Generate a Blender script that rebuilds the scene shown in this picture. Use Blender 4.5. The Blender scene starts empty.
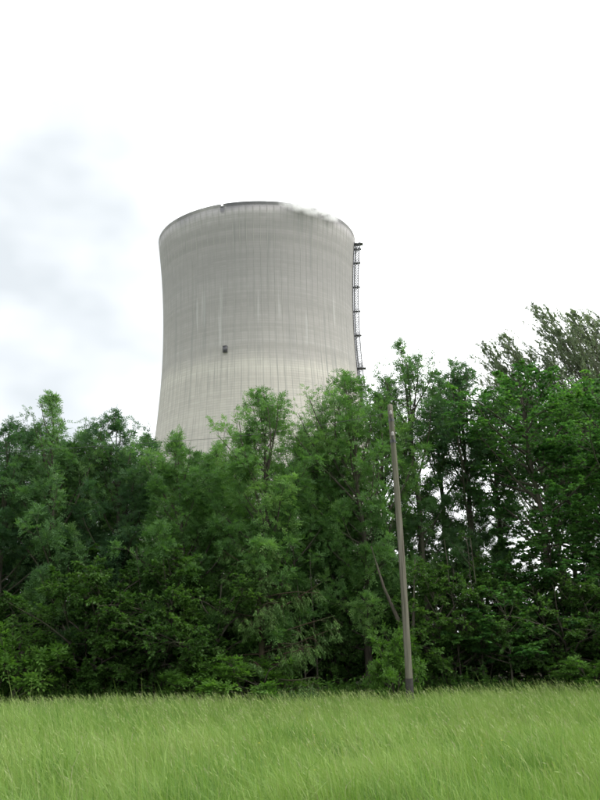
import bpy, bmesh, math, random
import numpy as np
from mathutils import Matrix, Vector

# ------------------------------------------------------------------ camera, sky, sun, exposure
sc = bpy.context.scene
F_PX, Y_HOR, ROLL, EYE = 930.0, 642.0, math.radians(1.83), 1.65      # in pixels of the 600 x 800 photograph
PITCH = math.atan((Y_HOR - 400) / F_PX)
fw = Vector((0, math.cos(PITCH), math.sin(PITCH)))
rt0 = Vector((1, 0, 0)); up0 = Vector((0, -math.sin(PITCH), math.cos(PITCH)))
rt = rt0 * math.cos(ROLL) - up0 * math.sin(ROLL)
up = rt0 * math.sin(ROLL) + up0 * math.cos(ROLL)
cd = bpy.data.cameras.new('camera'); cam = bpy.data.objects.new('camera', cd)
sc.collection.objects.link(cam); sc.camera = cam
cd.sensor_fit = 'VERTICAL'; cd.sensor_height = 36; cd.lens = 36 * F_PX / 800
cd.clip_start = 0.1; cd.clip_end = 20000
m = Matrix((rt, up, -fw)).transposed().to_4x4(); m.translation = (0, 0, EYE)
cam.matrix_world = m

SUN_EL, SUN_AZ = math.radians(50), math.radians(100)                  # azimuth clockwise from the view direction
w = bpy.data.worlds.new('World'); sc.world = w; w.use_nodes = True
nt = w.node_tree; nt.nodes.clear()
def wn(t, **k):
    n = nt.nodes.new(t)
    for a, b in k.items(): setattr(n, a, b)
    return n
out = wn('ShaderNodeOutputWorld'); bg = wn('ShaderNodeBackground'); bg.inputs['Strength'].default_value = 0.12
sky = wn('ShaderNodeTexSky'); sky.sky_type = 'NISHITA'; sky.sun_disc = False
sky.sun_elevation = SUN_EL; sky.sun_rotation = SUN_AZ; sky.dust_density = 3.0
tc = wn('ShaderNodeTexCoord'); mp = wn('ShaderNodeMapping')
mp.inputs['Location'].default_value = (-1.59, 4.681, -2.082); mp.inputs['Scale'].default_value = (1.0, 1.0, 1.7)
no = wn('ShaderNodeTexNoise'); no.inputs["Scale"].default_value = 2.6; no.inputs['Detail'].default_value = 4; no.inputs['Roughness'].default_value = 0.5
rp = wn('ShaderNodeValToRGB')                                        # thin grey hollows in an otherwise even bright cloud cover
rp.color_ramp.elements[0].position = 0.30; rp.color_ramp.elements[0].color = (2.45, 2.6, 2.7, 1)
rp.color_ramp.elements[1].position = 0.52; rp.color_ramp.elements[1].color = (9.0, 9.15, 9.2, 1)
e_ = rp.color_ramp.elements.new(0.43); e_.color = (3.5, 3.6, 3.65, 1)
mx = wn('ShaderNodeMix', data_type='RGBA'); mx.inputs['Factor'].default_value = 0.95
nt.links.new(tc.outputs['Generated'], mp.inputs['Vector']); nt.links.new(mp.outputs[0], no.inputs['Vector'])
nt.links.new(no.outputs['Fac'], rp.inputs['Fac']); nt.links.new(rp.outputs['Color'], mx.inputs['B'])
nt.links.new(sky.outputs['Color'], mx.inputs['A']); nt.links.new(mx.outputs['Result'], bg.inputs['Color'])
nt.links.new(bg.outputs[0], out.inputs['Surface'])

sl = bpy.data.lights.new('sun', 'SUN'); sl.energy = 1.4; sl.angle = math.radians(22); sl.color = (1.0, 0.96, 0.90)
so = bpy.data.objects.new('sun', sl); sc.collection.objects.link(so)
sd = Vector((math.sin(SUN_AZ) * math.cos(SUN_EL), math.cos(SUN_AZ) * math.cos(SUN_EL), math.sin(SUN_EL)))
so.rotation_euler = sd.to_track_quat('Z', 'Y').to_euler(); so.location = (60, -40, 80)
sc.view_settings.view_transform = 'Standard'; sc.view_settings.look = 'None'
sc.view_settings.exposure = 1.5; sc.view_settings.gamma = 1; sc.view_settings.use_curve_mapping = False
sc.cycles.max_bounces = 8; sc.cycles.volume_bounces = 5; sc.cycles.transparent_max_bounces = 8; sc.cycles.volume_step_rate = 1.0; sc.cycles.filter_width = 1.65

# ------------------------------------------------------------------ helpers
C = sc.collection
RNG = np.random.default_rng(11)

def ray(px, py):
    d = fw * F_PX + rt * (px - 300) + up * (400 - py)
    return d.normalized()
def at(px, py, Y):                                                    # the point on that pixel's ray at ground distance Y
    d = ray(px, py); t = Y / d.y
    return Vector((0, 0, EYE)) + d * t
def gz(x, y):                                                         # gentle swell of the ground
    return 0.05 * np.sin(0.31 * x + 0.17 * y) + 0.05 * np.sin(0.23 * y - 0.13 * x + 1.0)

def tag(o, label=None, cat=None, group=None, kind=None):
    if label: o['label'] = label
    if cat: o['category'] = cat
    if group: o['group'] = group
    if kind: o['kind'] = kind
    return o
def empty(name, loc=(0, 0, 0), rz=0):
    o = bpy.data.objects.new(name, None); C.objects.link(o); o.location = loc; o.rotation_euler = (0, 0, rz)
    o.empty_display_size = 0.3
    return o
def mesh_np(name, V, T=None, Q=None, attrs=None, smooth=False):
    V = np.asarray(V, np.float32).reshape(-1, 3)
    loops = []; starts = []; n = 0
    if Q is not None and len(Q):
        Q = np.asarray(Q, np.int32); loops.append(Q.ravel()); starts.append(np.arange(len(Q)) * 4); n = Q.size
    if T is not None and len(T):
        T = np.asarray(T, np.int32); loops.append(T.ravel()); starts.append(n + np.arange(len(T)) * 3)
    loops = np.concatenate(loops).astype(np.int32); starts = np.concatenate(starts).astype(np.int32)
    me = bpy.data.meshes.new(name)
    me.vertices.add(len(V)); me.vertices.foreach_set('co', V.ravel())
    me.loops.add(len(loops)); me.loops.foreach_set('vertex_index', loops)
    me.polygons.add(len(starts)); me.polygons.foreach_set('loop_start', starts)
    me.update(calc_edges=True)
    if smooth: me.polygons.foreach_set('use_smooth', np.ones(len(starts), bool))
    for k, a in (attrs or {}).items():
        at_ = me.attributes.new(k, 'FLOAT', 'POINT'); at_.data.foreach_set('value', np.asarray(a, np.float32))
    return me
def obj(name, me, mat, parent=None):
    o = bpy.data.objects.new(name, me); C.objects.link(o)
    if mat and not me.materials: me.materials.append(mat)
    if parent: o.parent = parent
    return o

class MB:                                                             # collects boxes, bars and tubes into one mesh
    def __init__(s): s.V = []; s.Q = []
    def hexa(s, p):
        b = len(s.V); s.V += [tuple(v) for v in p]
        s.Q += [(b, b+3, b+2, b+1), (b+4, b+5, b+6, b+7), (b, b+1, b+5, b+4), (b+1, b+2, b+6, b+5), (b+2, b+3, b+7, b+6), (b+3, b, b+4, b+7)]
    def box(s, c, d):
        x, y, z = c; a, b, e = d[0]/2, d[1]/2, d[2]/2
        s.hexa([(x-a, y-b, z-e), (x+a, y-b, z-e), (x+a, y+b, z-e), (x-a, y+b, z-e), (x-a, y-b, z+e), (x+a, y-b, z+e), (x+a, y+b, z+e), (x-a, y+b, z+e)])
    def bar(s, a, b, r, n=4, r2=None):
        a = Vector(a); b = Vector(b); d = (b - a).normalized(); r2 = r if r2 is None else r2
        u = d.orthogonal().normalized(); v = d.cross(u); k = len(s.V)
        for P, R in ((a, r), (b, r2)):
            for i in range(n):
                t = 2 * math.pi * (i + .5) / n; s.V.append(tuple(P + u * math.cos(t) * R + v * math.sin(t) * R))
        for i in range(n): j = (i + 1) % n; s.Q.append((k+i, k+j, k+n+j, k+n+i))
        if n == 4: s.Q += [(k+3, k+2, k+1, k), (k+4, k+5, k+6, k+7)]
    def build(s, name, mat, parent=None, smooth=False): return obj(name, mesh_np(name, s.V, Q=s.Q, smooth=smooth), mat, parent)

# ------------------------------------------------------------------ materials
class NM:                                                             # short way of writing node materials
    def __init__(s, name):
        s.m = bpy.data.materials.new(name); s.m.use_nodes = True; s.t = s.m.node_tree; s.t.nodes.clear()
        s.out = s.n('ShaderNodeOutputMaterial')
    def n(s, t, **k):
        o = s.t.nodes.new(t)
        for a, b in k.items(): setattr(o, a, b)
        return o
    def set(s, sock, v):
        if isinstance(v, bpy.types.NodeSocket): s.t.links.new(v, sock)
        else: sock.default_value = v
    def math(s, op, a, b=None, c=None):
        o = s.n('ShaderNodeMath', operation=op)
        for i, v in enumerate((a, b, c)):
            if v is not None: s.set(o.inputs[i], v)
        return o.outputs[0]
    def noise(s, vec, scale, detail=3, rough=.5):
        o = s.n('ShaderNodeTexNoise')
        if vec is not None: s.set(o.inputs['Vector'], vec)
        o.inputs['Scale'].default_value = scale; o.inputs['Detail'].default_value = detail; o.inputs['Roughness'].default_value = rough
        return o.outputs['Fac']
    def ramp(s, fac, *stops):
        o = s.n('ShaderNodeValToRGB'); s.set(o.inputs[0], fac); e = o.color_ramp.elements
        while len(e) < len(stops): e.new(.5)
        for i, (p, c) in enumerate(stops):
            e[i].position = p; e[i].color = (*c, 1) if isinstance(c, tuple) else (c, c, c, 1)
        return o.outputs[0]
    def mix(s, fac, a, b, blend='MIX'):
        o = s.n('ShaderNodeMix', data_type='RGBA', blend_type=blend)
        s.set(o.inputs['Factor'], fac)
        for k, v in (('A', a), ('B', b)): s.set(o.inputs[k], (*v, 1) if isinstance(v, tuple) else v)
        return o.outputs['Result']
    def attr(s, name): return s.n('ShaderNodeAttribute', attribute_name=name).outputs['Fac']
    def coords(s): return s.n('ShaderNodeTexCoord').outputs['Object']
    def scaled(s, vec, sx, sy, sz):
        o = s.n('ShaderNodeMapping'); s.set(o.inputs[0], vec); o.inputs['Scale'].default_value = (sx, sy, sz); return o.outputs[0]
    def surf(s, col, rough=.8, spec=.3, bump=None, bstr=.3, bdist=.02):
        p = s.n('ShaderNodeBsdfPrincipled'); s.set(p.inputs['Base Color'], (*col, 1) if isinstance(col, tuple) else col)
        s.set(p.inputs['Roughness'], rough); p.inputs['Specular IOR Level'].default_value = spec
        if bump is not None:
            b = s.n('ShaderNodeBump'); s.set(b.inputs['Height'], bump); b.inputs['Strength'].default_value = bstr; b.inputs['Distance'].default_value = bdist
            s.t.links.new(b.outputs[0], p.inputs['Normal'])
        s.t.links.new(p.outputs[0], s.out.inputs['Surface']); return p
    def leafy(s, col, trans=.48, rough=.6, spec=.2, tcol=None):
        p = s.surf(col, rough, spec)
        tr = s.n('ShaderNodeBsdfTranslucent'); ms = s.n('ShaderNodeMixShader'); ms.inputs[0].default_value = trans
        s.set(tr.inputs['Color'], s.mix(1.0, col, (1.0, 1.15, .55), 'MULTIPLY') if tcol is None else tcol)
        s.t.links.new(p.outputs[0], ms.inputs[1]); s.t.links.new(tr.outputs[0], ms.inputs[2]); s.t.links.new(ms.outputs[0], s.out.inputs['Surface'])
        return s.m

def leaf_mat(name, dark, mid, light, **k):
    n = NM(name)
    return n.leafy(n.ramp(n.attr('tint'), (0.0, dark), (0.55, mid), (1.0, light)), **k)
def bark_mat(name, a, b):
    n = NM(name); c = n.coords()
    f = n.noise(n.scaled(c, 9, 9, 1.6), 2.0, 5, .65)
    g = n.noise(c, 1.1, 3)
    col = n.mix(n.ramp(g, (.45, 0.0), (.75, 1.0)), n.ramp(f, (.3, a), (.7, b)), (.055, .07, .035))
    n.surf(col, .9, .15, f, .7, .03); return n.m

M = {}
M['ash'] = leaf_mat('ash_leaf', (0.04, 0.092, 0.036), (0.076, 0.16, 0.056), (0.135, 0.24, 0.082))
M['ash_light'] = leaf_mat('ash_leaf_fresh', (0.05, 0.112, 0.034), (0.092, 0.195, 0.056), (0.16, 0.28, 0.085))
M['ash_dark'] = leaf_mat('ash_leaf_dark', (.026, .066, .030), (.050, .112, .046), (.100, .185, .072))
M['maple'] = leaf_mat('maple_leaf', (0.03, 0.092, 0.028), (0.062, 0.16, 0.042), (0.12, 0.25, 0.058))
M['hazel'] = leaf_mat('hazel_leaf', (0.026, 0.064, 0.014), (0.048, 0.108, 0.022), (0.088, 0.17, 0.036))
M['elder'] = leaf_mat('elder_leaf', (.045, .105, .018), (.075, .165, .028), (.120, .230, .045))
M['spruce'] = leaf_mat('spruce_needle', (.028, .066, .015), (.055, .115, .024), (.095, .165, .04), trans=.12)
M['willow'] = leaf_mat('willow_leaf', (0.095, 0.135, 0.08), (0.145, 0.19, 0.12), (0.235, 0.28, 0.19), trans=.3)
M['weed'] = leaf_mat('weed_leaf', (.035, .085, .016), (.060, .135, .026), (.105, .19, .045))
M['bark'] = bark_mat('bark', (.028, .025, .019), (.075, .067, .053))
M['bark_willow'] = bark_mat('willow_bark', (.06, .066, .042), (.13, .135, .095))
M['bark_red'] = bark_mat('spruce_bark', (.022, .016, .011), (.06, .040, .027))

# ------------------------------------------------------------------ ground
def axis(lo, hi, step, far, k):
    a = np.arange(lo, hi + .01, step); g = np.geomspace(1, far, k)
    return np.concatenate([lo - g[::-1], a, hi + g])
gx = axis(-45, 45, 1.5, 5000, 22); gy = axis(-10, 80, 1.5, 6000, 22)
X, Y = np.meshgrid(gx, gy); Z = gz(X, Y) * np.exp(-np.maximum(0, np.hypot(X, Y - 30) - 60) / 40)
nx, ny = len(gx), len(gy)
i = (np.arange(ny - 1)[:, None] * nx + np.arange(nx - 1)).ravel()
n = NM('ground'); c = n.coords()
sep = n.n('ShaderNodeSeparateXYZ'); n.set(sep.inputs[0], c)
f1 = n.noise(c, 1.7, 6, .6); f2 = n.noise(c, 14, 4, .6); f3 = n.noise(c, .22, 3)
edge = n.math('ADD', sep.outputs['Y'], n.math('MULTIPLY', n.math('SUBTRACT', f1, .5), 2.0))
litter = n.ramp(f2, (.3, (.018, .014, .009)), (.55, (.045, .034, .020)), (.75, (.030, .042, .014)))
mead = n.mix(f3, n.ramp(f2, (.3, (.035, .055, .014)), (.7, (.075, .115, .030))), (.085, .105, .040))
col = n.mix(n.ramp(n.math('DIVIDE', edge, 60), (27.0 / 60, 0.0), (27.6 / 60, 1.0), (56 / 60, 1.0), (59 / 60, 0.0)), mead, litter)
n.surf(col, .95, .1, f2, .8, .05)
g = obj('ground', mesh_np('ground', np.stack([X, Y, Z], -1).reshape(-1, 3), Q=np.stack([i, i + 1, i + nx + 1, i + nx], -1), smooth=True), n.m)
tag(g, 'meadow soil and shaded woodland floor under the grass and trees', 'ground', kind='structure')

# ------------------------------------------------------------------ cooling tower
TW_AZ, TW_D, TW_A, TW_ZT, TW_C = math.radians(-2.512), 358.36, 38.42, 122.33, 109.7
TW_H = 160 + EYE; ZT = TW_ZT + EYE
TX, TY = TW_D * math.sin(TW_AZ), TW_D * math.cos(TW_AZ)
def tr(z): return TW_A * np.sqrt(1 + ((z - ZT) / TW_C) ** 2)
def hit_tower(px, py):                                                # tower angle and height that a pixel looks at
    d = ray(px, py)
    for t in np.arange(200, 520, .05):
        p = Vector((0, 0, EYE)) + d * t
        if math.hypot(p.x - TX, p.y - TY) < tr(p.z): return math.atan2(p.y - TY, p.x - TX), p.z
    return None
tower = empty('cooling_tower', (TX, TY, 0))
tag(tower, 'huge ribbed grey concrete cooling tower rising behind the trees', 'cooling tower')

notch = hit_tower(222, 206)[0]
n = NM('tower_concrete'); c = n.coords()
sep = n.n('ShaderNodeSeparateXYZ'); n.set(sep.inputs[0], c); z = sep.outputs['Z']
ang = n.math('ARCTAN2', sep.outputs['Y'], sep.outputs['X'])
comb = n.n('ShaderNodeCombineXYZ'); n.set(comb.inputs[0], n.math('MULTIPLY', ang, 40.0)); n.set(comb.inputs[1], z)
uv = comb.outputs[0]                                                  # metres round the shell, metres up
LIFT = 0.95
cell = n.n('ShaderNodeCombineXYZ')
n.set(cell.inputs[0], n.math('FLOOR', n.math('MULTIPLY', ang, 96 / (2 * math.pi)))); n.set(cell.inputs[1], n.math('FLOOR', n.math('DIVIDE', z, LIFT)))
wn_ = n.n('ShaderNodeTexWhiteNoise', noise_dimensions='2D'); n.set(wn_.inputs['Vector'], cell.outputs[0])
ringc = n.n('ShaderNodeTexWhiteNoise', noise_dimensions='1D'); n.set(ringc.inputs['W'], n.math('FLOOR', n.math('DIVIDE', z, LIFT)))
joint = n.math('LESS_THAN', n.math('FRACT', n.math('DIVIDE', z, LIFT)), .17)
joint = n.math('MULTIPLY', joint, n.ramp(n.noise(uv, .09, 4, .6), (.35, .1), (.7, 1.0)))
big = n.noise(uv, .035, 4, .55)
streak = n.noise(n.scaled(uv, .75, .022, 1), 1.0, 4, .62)
fine = n.noise(n.scaled(uv, 1.5, .05, 1), 1.0, 3, .6)
lime = n.noise(n.scaled(uv, .30, .022, 1), 1.3, 2, .4)
hz = n.math('ADD', n.math('DIVIDE', z, 165), n.math('MULTIPLY', n.math('SUBTRACT', big, .5), .10))
hz = n.math('ADD', hz, n.math('MULTIPLY', n.math('SUBTRACT', streak, .5), .05))
base = n.ramp(hz, (.0, (.372, .356, .322)), (.595, (.37, .355, .322)), (.635, (.290, .280, .266)), (.80, (.240, .233, .229)), (.93, (.242, .235, .231)), (.955, (.298, .290, .285)), (1.0, (.245, .240, .238)))
col = n.mix(1.0, base, n.ramp(wn_.outputs['Value'], (0.0, .96), (1.0, 1.03)), 'MULTIPLY')
col = n.mix(1.0, col, n.ramp(ringc.outputs['Value'], (0.0, .955), (1.0, 1.03)), 'MULTIPLY')
band = n.noise(n.scaled(uv, .02, 1, 1), .16, 3, .6)
col = n.mix(1.0, col, n.ramp(band, (.35, .92), (.65, 1.06)), 'MULTIPLY')
col = n.mix(n.math('MULTIPLY', joint, .46), col, (.17, .17, .16))
upper = n.ramp(n.math('DIVIDE', z, 165), (.40, .25), (.62, 1.0))
col = n.mix(n.math('MULTIPLY', n.ramp(streak, (.54, 0.0), (.70, .85)), n.math('MULTIPLY', upper, n.ramp(n.noise(n.scaled(uv, 1, .6, 1), .045, 3, .5), (.38, .25), (.60, 1.0)))), col, (.17, .175, .17))
col = n.mix(n.ramp(fine, (.50, 0.0), (.70, .50)), col, (.20, .20, .19))
limez = n.ramp(n.math('DIVIDE', z, 165), (.60, 0.0), (.65, 1.0), (.76, .9), (.80, 0.0))
col = n.mix(n.math('MULTIPLY', n.ramp(lime, (.665, 0.0), (.72, .20)), limez), col, (.52, .53, .52))
# dark soot below the rim, gathered in a few places
soot = n.math('MULTIPLY', n.ramp(n.math('DIVIDE', z, 165), (.955, 0.0), (.985, 1.0)), n.ramp(n.noise(n.scaled(uv, 1, .4, 1), .13, 4, .6), (.42, 0.0), (.60, .8)))
col = n.mix(soot, col, (.10, .10, .105))
da_ = n.math('MULTIPLY', n.math('SUBTRACT', ang, notch), 40.0)          # metres to the right of the notch
wob = n.math('MULTIPLY', n.math('SUBTRACT', n.noise(uv, .25, 4, .6), .5), 6.0)
lip = n.math('MULTIPLY', n.ramp(n.math('DIVIDE', n.math('ADD', da_, wob), 100), (.0, 0.0), (.02, 1.0), (.16, .9), (.22, .35), (.34, .9), (.40, .3), (.47, .95), (.56, .4), (.64, 0.0)), n.ramp(n.math('DIVIDE', n.math('ADD', z, n.math('MULTIPLY', wob, .15)), 200), ((TW_H - 3.4) / 200, 0.0), ((TW_H - .9) / 200, .85)))
col = n.mix(lip, col, (.085, .085, .095))
dx_ = n.math('DIVIDE', n.math('ADD', da_, n.math('MULTIPLY', wob, .12)), 1.3); dz_ = n.math('DIVIDE', n.math('SUBTRACT', z, TW_H - 2.2), 1.8)
spot_ = n.math('ADD', n.math('MULTIPLY', dx_, dx_), n.math('MULTIPLY', dz_, dz_))
col = n.mix(n.ramp(spot_, (.2, .75), (1.0, 0.0)), col, (.09, .09, .10))
M['conc'] = n.m; n.surf(col, .9, .15, n.noise(uv, 2.2, 4), .25, .08)

ZB = np.linspace(-1, TW_H - 1.4, 50); NA = 160
ta = np.arange(NA) * 2 * np.pi / NA
def ring_mesh(name, zs, radius_fn, inner):
    zz = np.concatenate([zs, zs[::-1]]); rr = np.concatenate([radius_fn(zs), radius_fn(zs[::-1]) - inner])
    V = np.stack([rr[:, None] * np.cos(ta), rr[:, None] * np.sin(ta), np.repeat(zz[:, None], NA, 1)], -1).reshape(-1, 3)
    K = len(zz); Q = []
    a = np.arange(NA); b = (a + 1) % NA
    for k in range(K):
        l = (k + 1) % K
        Q.append(np.stack([k * NA + a, k * NA + b, l * NA + b, l * NA + a], -1))
    return mesh_np(name, V, Q=np.concatenate(Q), smooth=True)
sh = obj('shell', ring_mesh('shell', ZB, tr, .35), M['conc'], tower)

# rim: a low parapet of segments with one notch
gap = .45 / 40
ra = np.linspace(notch + gap, notch + 2 * math.pi - gap, 321); z0, z1 = TW_H - 1.4, TW_H
R0, R1 = float(tr(z0)), float(tr(z1)); V = []; Q = []
for (ra_, za_, rb_, zb_) in ((R0, z0, R1, z1), (R1, z1, R1 - .4, z1), (R1 - .4, z1, R0 - .35, z0)):
    b = len(V) * 321; V.append(np.stack([ra_ * np.cos(ra), ra_ * np.sin(ra), np.full(321, za_)], -1)); V.append(np.stack([rb_ * np.cos(ra), rb_ * np.sin(ra), np.full(321, zb_)], -1))
    k = np.arange(320); Q.append(np.stack([b + k, b + k + 1, b + 321 + k + 1, b + 321 + k], -1))
obj('rim', mesh_np('rim', np.concatenate(V), Q=np.concatenate(Q), smooth=True), M['conc'], tower)
mb = MB(); r0 = float(tr(TW_H - 1)) - .01; P = []
for zq in (TW_H - 1.405, TW_H - .75):
    for (q, e) in ((-.4, -1), (0, -1), (0, 1), (-.4, 1)): P.append(((r0 + q) * math.cos(notch + e * gap * .99), (r0 + q) * math.sin(notch + e * gap * .99), zq))
mb.hexa(P); mb.build('notch_sill', M['conc'], tower)
# wind ribs: one shared strip, turned round the axis
n = NM('rib_concrete'); c = n.coords()
n.surf(n.ramp(n.noise(n.scaled(c, .3, .3, .05), 1.0, 4, .6), (.35, (.345, .34, .312)), (.65, (.235, .236, .225))), .9, .15); M['rib'] = n.m
zr = np.linspace(0, TW_H - 1.6, 40); rr = tr(zr); V = []; Q = []
for k in range(40):
    for (dr, hy) in ((-.05, .08), (.055, .06), (.055, -.06), (-.05, -.08)): V.append((rr[k] + dr, hy, zr[k]))
for k in range(39):
    for e in range(3): Q.append((k*4+e, k*4+e+1, k*4+e+5, k*4+e+4))
ribm = mesh_np('rib', V, Q=Q)
for k in range(96):
    o = obj('rib', ribm, M['rib'], tower); o.rotation_euler.z = 2 * math.pi * k / 96 + .011

# small dark inspection box on the shell
n = NM('dark_metal'); n.surf(n.ramp(n.noise(n.coords(), 1.5, 3), (.3, (.035, .036, .042)), (.7, (.075, .075, .085))), .6, .4); M['dark'] = n.m
n = NM('galvanised_steel'); n.surf(n.ramp(n.noise(n.coords(), .8, 3), (.3, (.15, .15, .165)), (.7, (.26, .26, .275))), .5, .5); M['steel'] = n.m
ba, bz = hit_tower(225.5, 349.5)
bxo = empty('inspection_box', (float(tr(bz)) * math.cos(ba), float(tr(bz)) * math.sin(ba), bz), ba); bxo.parent = tower
mb = MB(); mb.box((.35, 0, 0), (1.1, 1.4, 2.1)); mb.build('housing', M['dark'], bxo)
mb = MB(); mb.box((.45, 0, -1.12), (1.3, 1.6, .1)); mb.build('ledge', M['dark'], bxo)
mb = MB(); mb.box((.35, 0, 1.12), (1.3, 1.6, .1)); mb.build('cover', M['dark'], bxo)

# ladder and lift mast on the right edge
la = None
lad = hit_tower(352.6, 300)
LA = (lad[0] if lad else math.radians(-5)) + math.radians(1.0)
mast = empty('access_ladder', (0, 0, 0), LA); mast.parent = tower
zz = np.arange(60, TW_H - 2.5, 1.1)
mb = MB()
def lp(z, dr, y): return (float(tr(z)) + dr, y, z)
for k in range(len(zz) - 1):
    z0, z1 = zz[k], zz[k + 1]
    for dr in (.75, 2.3):
        for y in (-.75, .75):
            mb.bar(lp(z0, dr, y), lp(z1, dr, y), .19)
    if True:
        for y in (-.75, .75):
            mb.bar(lp(z0, .75, y), lp(z0, 2.3, y), .10)
            mb.bar(lp(z0, .75, y), lp(zz[min(k + 2, len(zz) - 1)], 2.3, y), .09)
        for dr in (.75, 2.3): mb.bar(lp(z0, dr, -.75), lp(z0, dr, .75), .10)
mb.build('lattice_mast', M['steel'], mast)
mb = MB()
for k in range(len(zz) - 1):
    for y in (-.25, .25): mb.bar(lp(zz[k], .45, y), lp(zz[k + 1], .45, y), .07)
    for e in range(3): zq = zz[k] + e * .36; mb.bar(lp(zq, .45, -.25), lp(zq, .45, .25), .035)
mb.build('ladder', M['dark'], mast)
mb = MB()
for k in range(0, len(zz) - 1): mb.bar(lp(zz[k], .12, -1.0), lp(zz[k + 1], .12, -1.0), .26)
mb.build('cable_duct', M['dark'], mast)
def mast_z(py):
    d = ray(357, py); t = (math.hypot(TX, TY) - 2) / math.hypot(d.x, d.y); return EYE + d.z * t
for py, big_ in ((247.5, 1), (252.5, 0), (266, 0), (290, 0), (314, 0), (338, 0), (371, 1)):
    z0 = mast_z(py); L, wd = (3.5, 2.6) if big_ else (2.9, 1.9)
    p = empty('platform', (float(tr(z0)), 0, z0)); p.parent = mast
    mb = MB(); mb.box((L / 2 + .1, 0, 0), (L, wd, .3 if big_ else .2)); mb.build('deck', M['dark'], p)
    mb = MB(); hgt = 1.2 if not big_ else 2.6
    for xx in np.linspace(1.0, L, 4):
        for y in (-wd / 2 + .08, wd / 2 - .08): mb.bar((xx, y, .1), (xx, y, hgt), .05)
    for hh in np.arange(.6, hgt + .01, .6):
        for y in (-wd / 2 + .08, wd / 2 - .08): mb.bar((1.0, y, hh), (L, y, hh), .04)
        mb.bar((L, -wd / 2, hh), (L, wd / 2, hh), .04)
    mb.bar((.05, 0, -1.6), (L * .8, 0, -.1), .07)
    mb.build('railing', M['steel'], p)

# wisps of steam curling over the rim
def steam():
    a_mid = hit_tower(313, 212)[0]; a_w = 15.5 / 39
    V = []; Q = []; NS, NR = 28, 12; 
    for i in range(NS):
        u = -1 + 2 * i / (NS - 1); a = a_mid + u * a_w
        for j in range(NR):
            t = 2 * math.pi * j / NR
            r = float(tr(TW_H)) + .8 + 3.0 * math.cos(t); zq = TW_H - 1.3 + 3.2 * math.sin(t)
            V.append((r * math.cos(a), r * math.sin(a), zq))
    for i in range(NS - 1):
        for j in range(NR): k = (j + 1) % NR; Q.append((i*NR+j, i*NR+k, (i+1)*NR+k, (i+1)*NR+j))
    T = []
    for b in (0, (NS - 1) * NR):
        for j in range(1, NR - 1): T.append((b, b + j, b + j + 1))
    me = mesh_np('steam', V, Q=Q, T=T)
    bm = bmesh.new(); bm.from_mesh(me); bmesh.ops.recalc_face_normals(bm, faces=bm.faces); bm.to_mesh(me); bm.free()   # outward faces
    n = NM('steam'); c = n.coords()
    sp_ = n.n('ShaderNodeSeparateXYZ'); n.set(sp_.inputs[0], c); x_, y_, z_ = sp_.outputs
    f = n.noise(c, .26, 6, .65)
    rr_ = n.math('SQRT', n.math('ADD', n.math('MULTIPLY', x_, x_), n.math('MULTIPLY', y_, y_)))
    def sq(v, c0, w_): q = n.math('DIVIDE', n.math('SUBTRACT', v, c0), w_); return n.math('MULTIPLY', q, q)
    d2 = n.math('ADD', n.math('ADD', sq(rr_, float(tr(TW_H)) + .8, 2.8), sq(z_, TW_H - 1.3, 3.0)), sq(n.math('ARCTAN2', y_, x_), a_mid, a_w * .95))
    fall = n.ramp(d2, (0.0, 1.0), (1.0, 0.0))
    pv = n.n('ShaderNodeVolumePrincipled'); pv.inputs['Color'].default_value = (.98, .98, .985, 1); pv.inputs['Anisotropy'].default_value = .1
    n.set(pv.inputs['Density'], n.math('MULTIPLY', fall, n.ramp(f, (.38, 0.0), (.64, 1.0))))
    n.t.links.new(pv.outputs[0], n.out.inputs['Volume'])
    o = obj('steam', me, n.m); o.location = (TX, TY, 0)
    tag(o, 'thin white steam curling over the right side of the cooling tower rim', 'steam', kind='stuff')
steam()

# ------------------------------------------------------------------ plants: generic branching and leaves
def nrm(v): return v / np.maximum(np.linalg.norm(v, axis=-1, keepdims=True), 1e-9)
def perp(d, rng):
    r = rng.normal(size=d.shape); return nrm(r - (r * d).sum(-1, keepdims=True) * d)
UPV = np.array([0, 0, 1.0])
def paths(P, D, L, K, curl, wob, rng):                                # N branches of K points; curl lifts (or drops) the tips
    N = len(P); d = D.copy(); pts = [P]; st = (L / (K - 1))[:, None]
    for k in range(K - 1):
        d = nrm(d + UPV * (curl / (K - 1))[:, None] if np.ndim(curl) else d + UPV * curl / (K - 1))
        d = nrm(d + rng.normal(size=d.shape) * wob)
        pts.append(pts[-1] + d * st)
    return np.stack(pts, 1)
def sample(paths_, idx, s):
    K = paths_.shape[1]; f = np.clip(s * (K - 1), 0, K - 1.001); i = f.astype(int); u = (f - i)[:, None]
    a = paths_[idx, i]; b = paths_[idx, i + 1]
    return a + (b - a) * u, nrm(b - a)
def tubes(PT, R, sides):
    N, K, _ = PT.shape
    tg = np.gradient(PT, axis=1); tg = nrm(tg)
    ref = np.where(np.abs(tg[:, :1, 2:3]) > .9, np.array([1.0, 0, 0]), UPV)
    u = nrm(np.cross(tg, np.broadcast_to(ref, tg.shape))); v = np.cross(tg, u)
    t = np.arange(sides) * 2 * np.pi / sides
    V = PT[:, :, None] + R[:, :, None, None] * (u[:, :, None] * np.cos(t)[:, None] + v[:, :, None] * np.sin(t)[:, None])
    b = np.arange(N)[:, None, None] * K * sides + np.arange(K - 1)[None, :, None] * sides
    j = np.arange(sides); k = (j + 1) % sides
    Q = np.stack(np.broadcast_arrays(b + j, b + k, b + sides + k, b + sides + j), -1).reshape(-1, 4)
    return V.reshape(-1, 3), Q
def join(parts):
    V = []; Q = []; o = 0
    for v, q in parts: V.append(v); Q.append(q + o); o += len(v)
    return np.concatenate(V), np.concatenate(Q)
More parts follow.
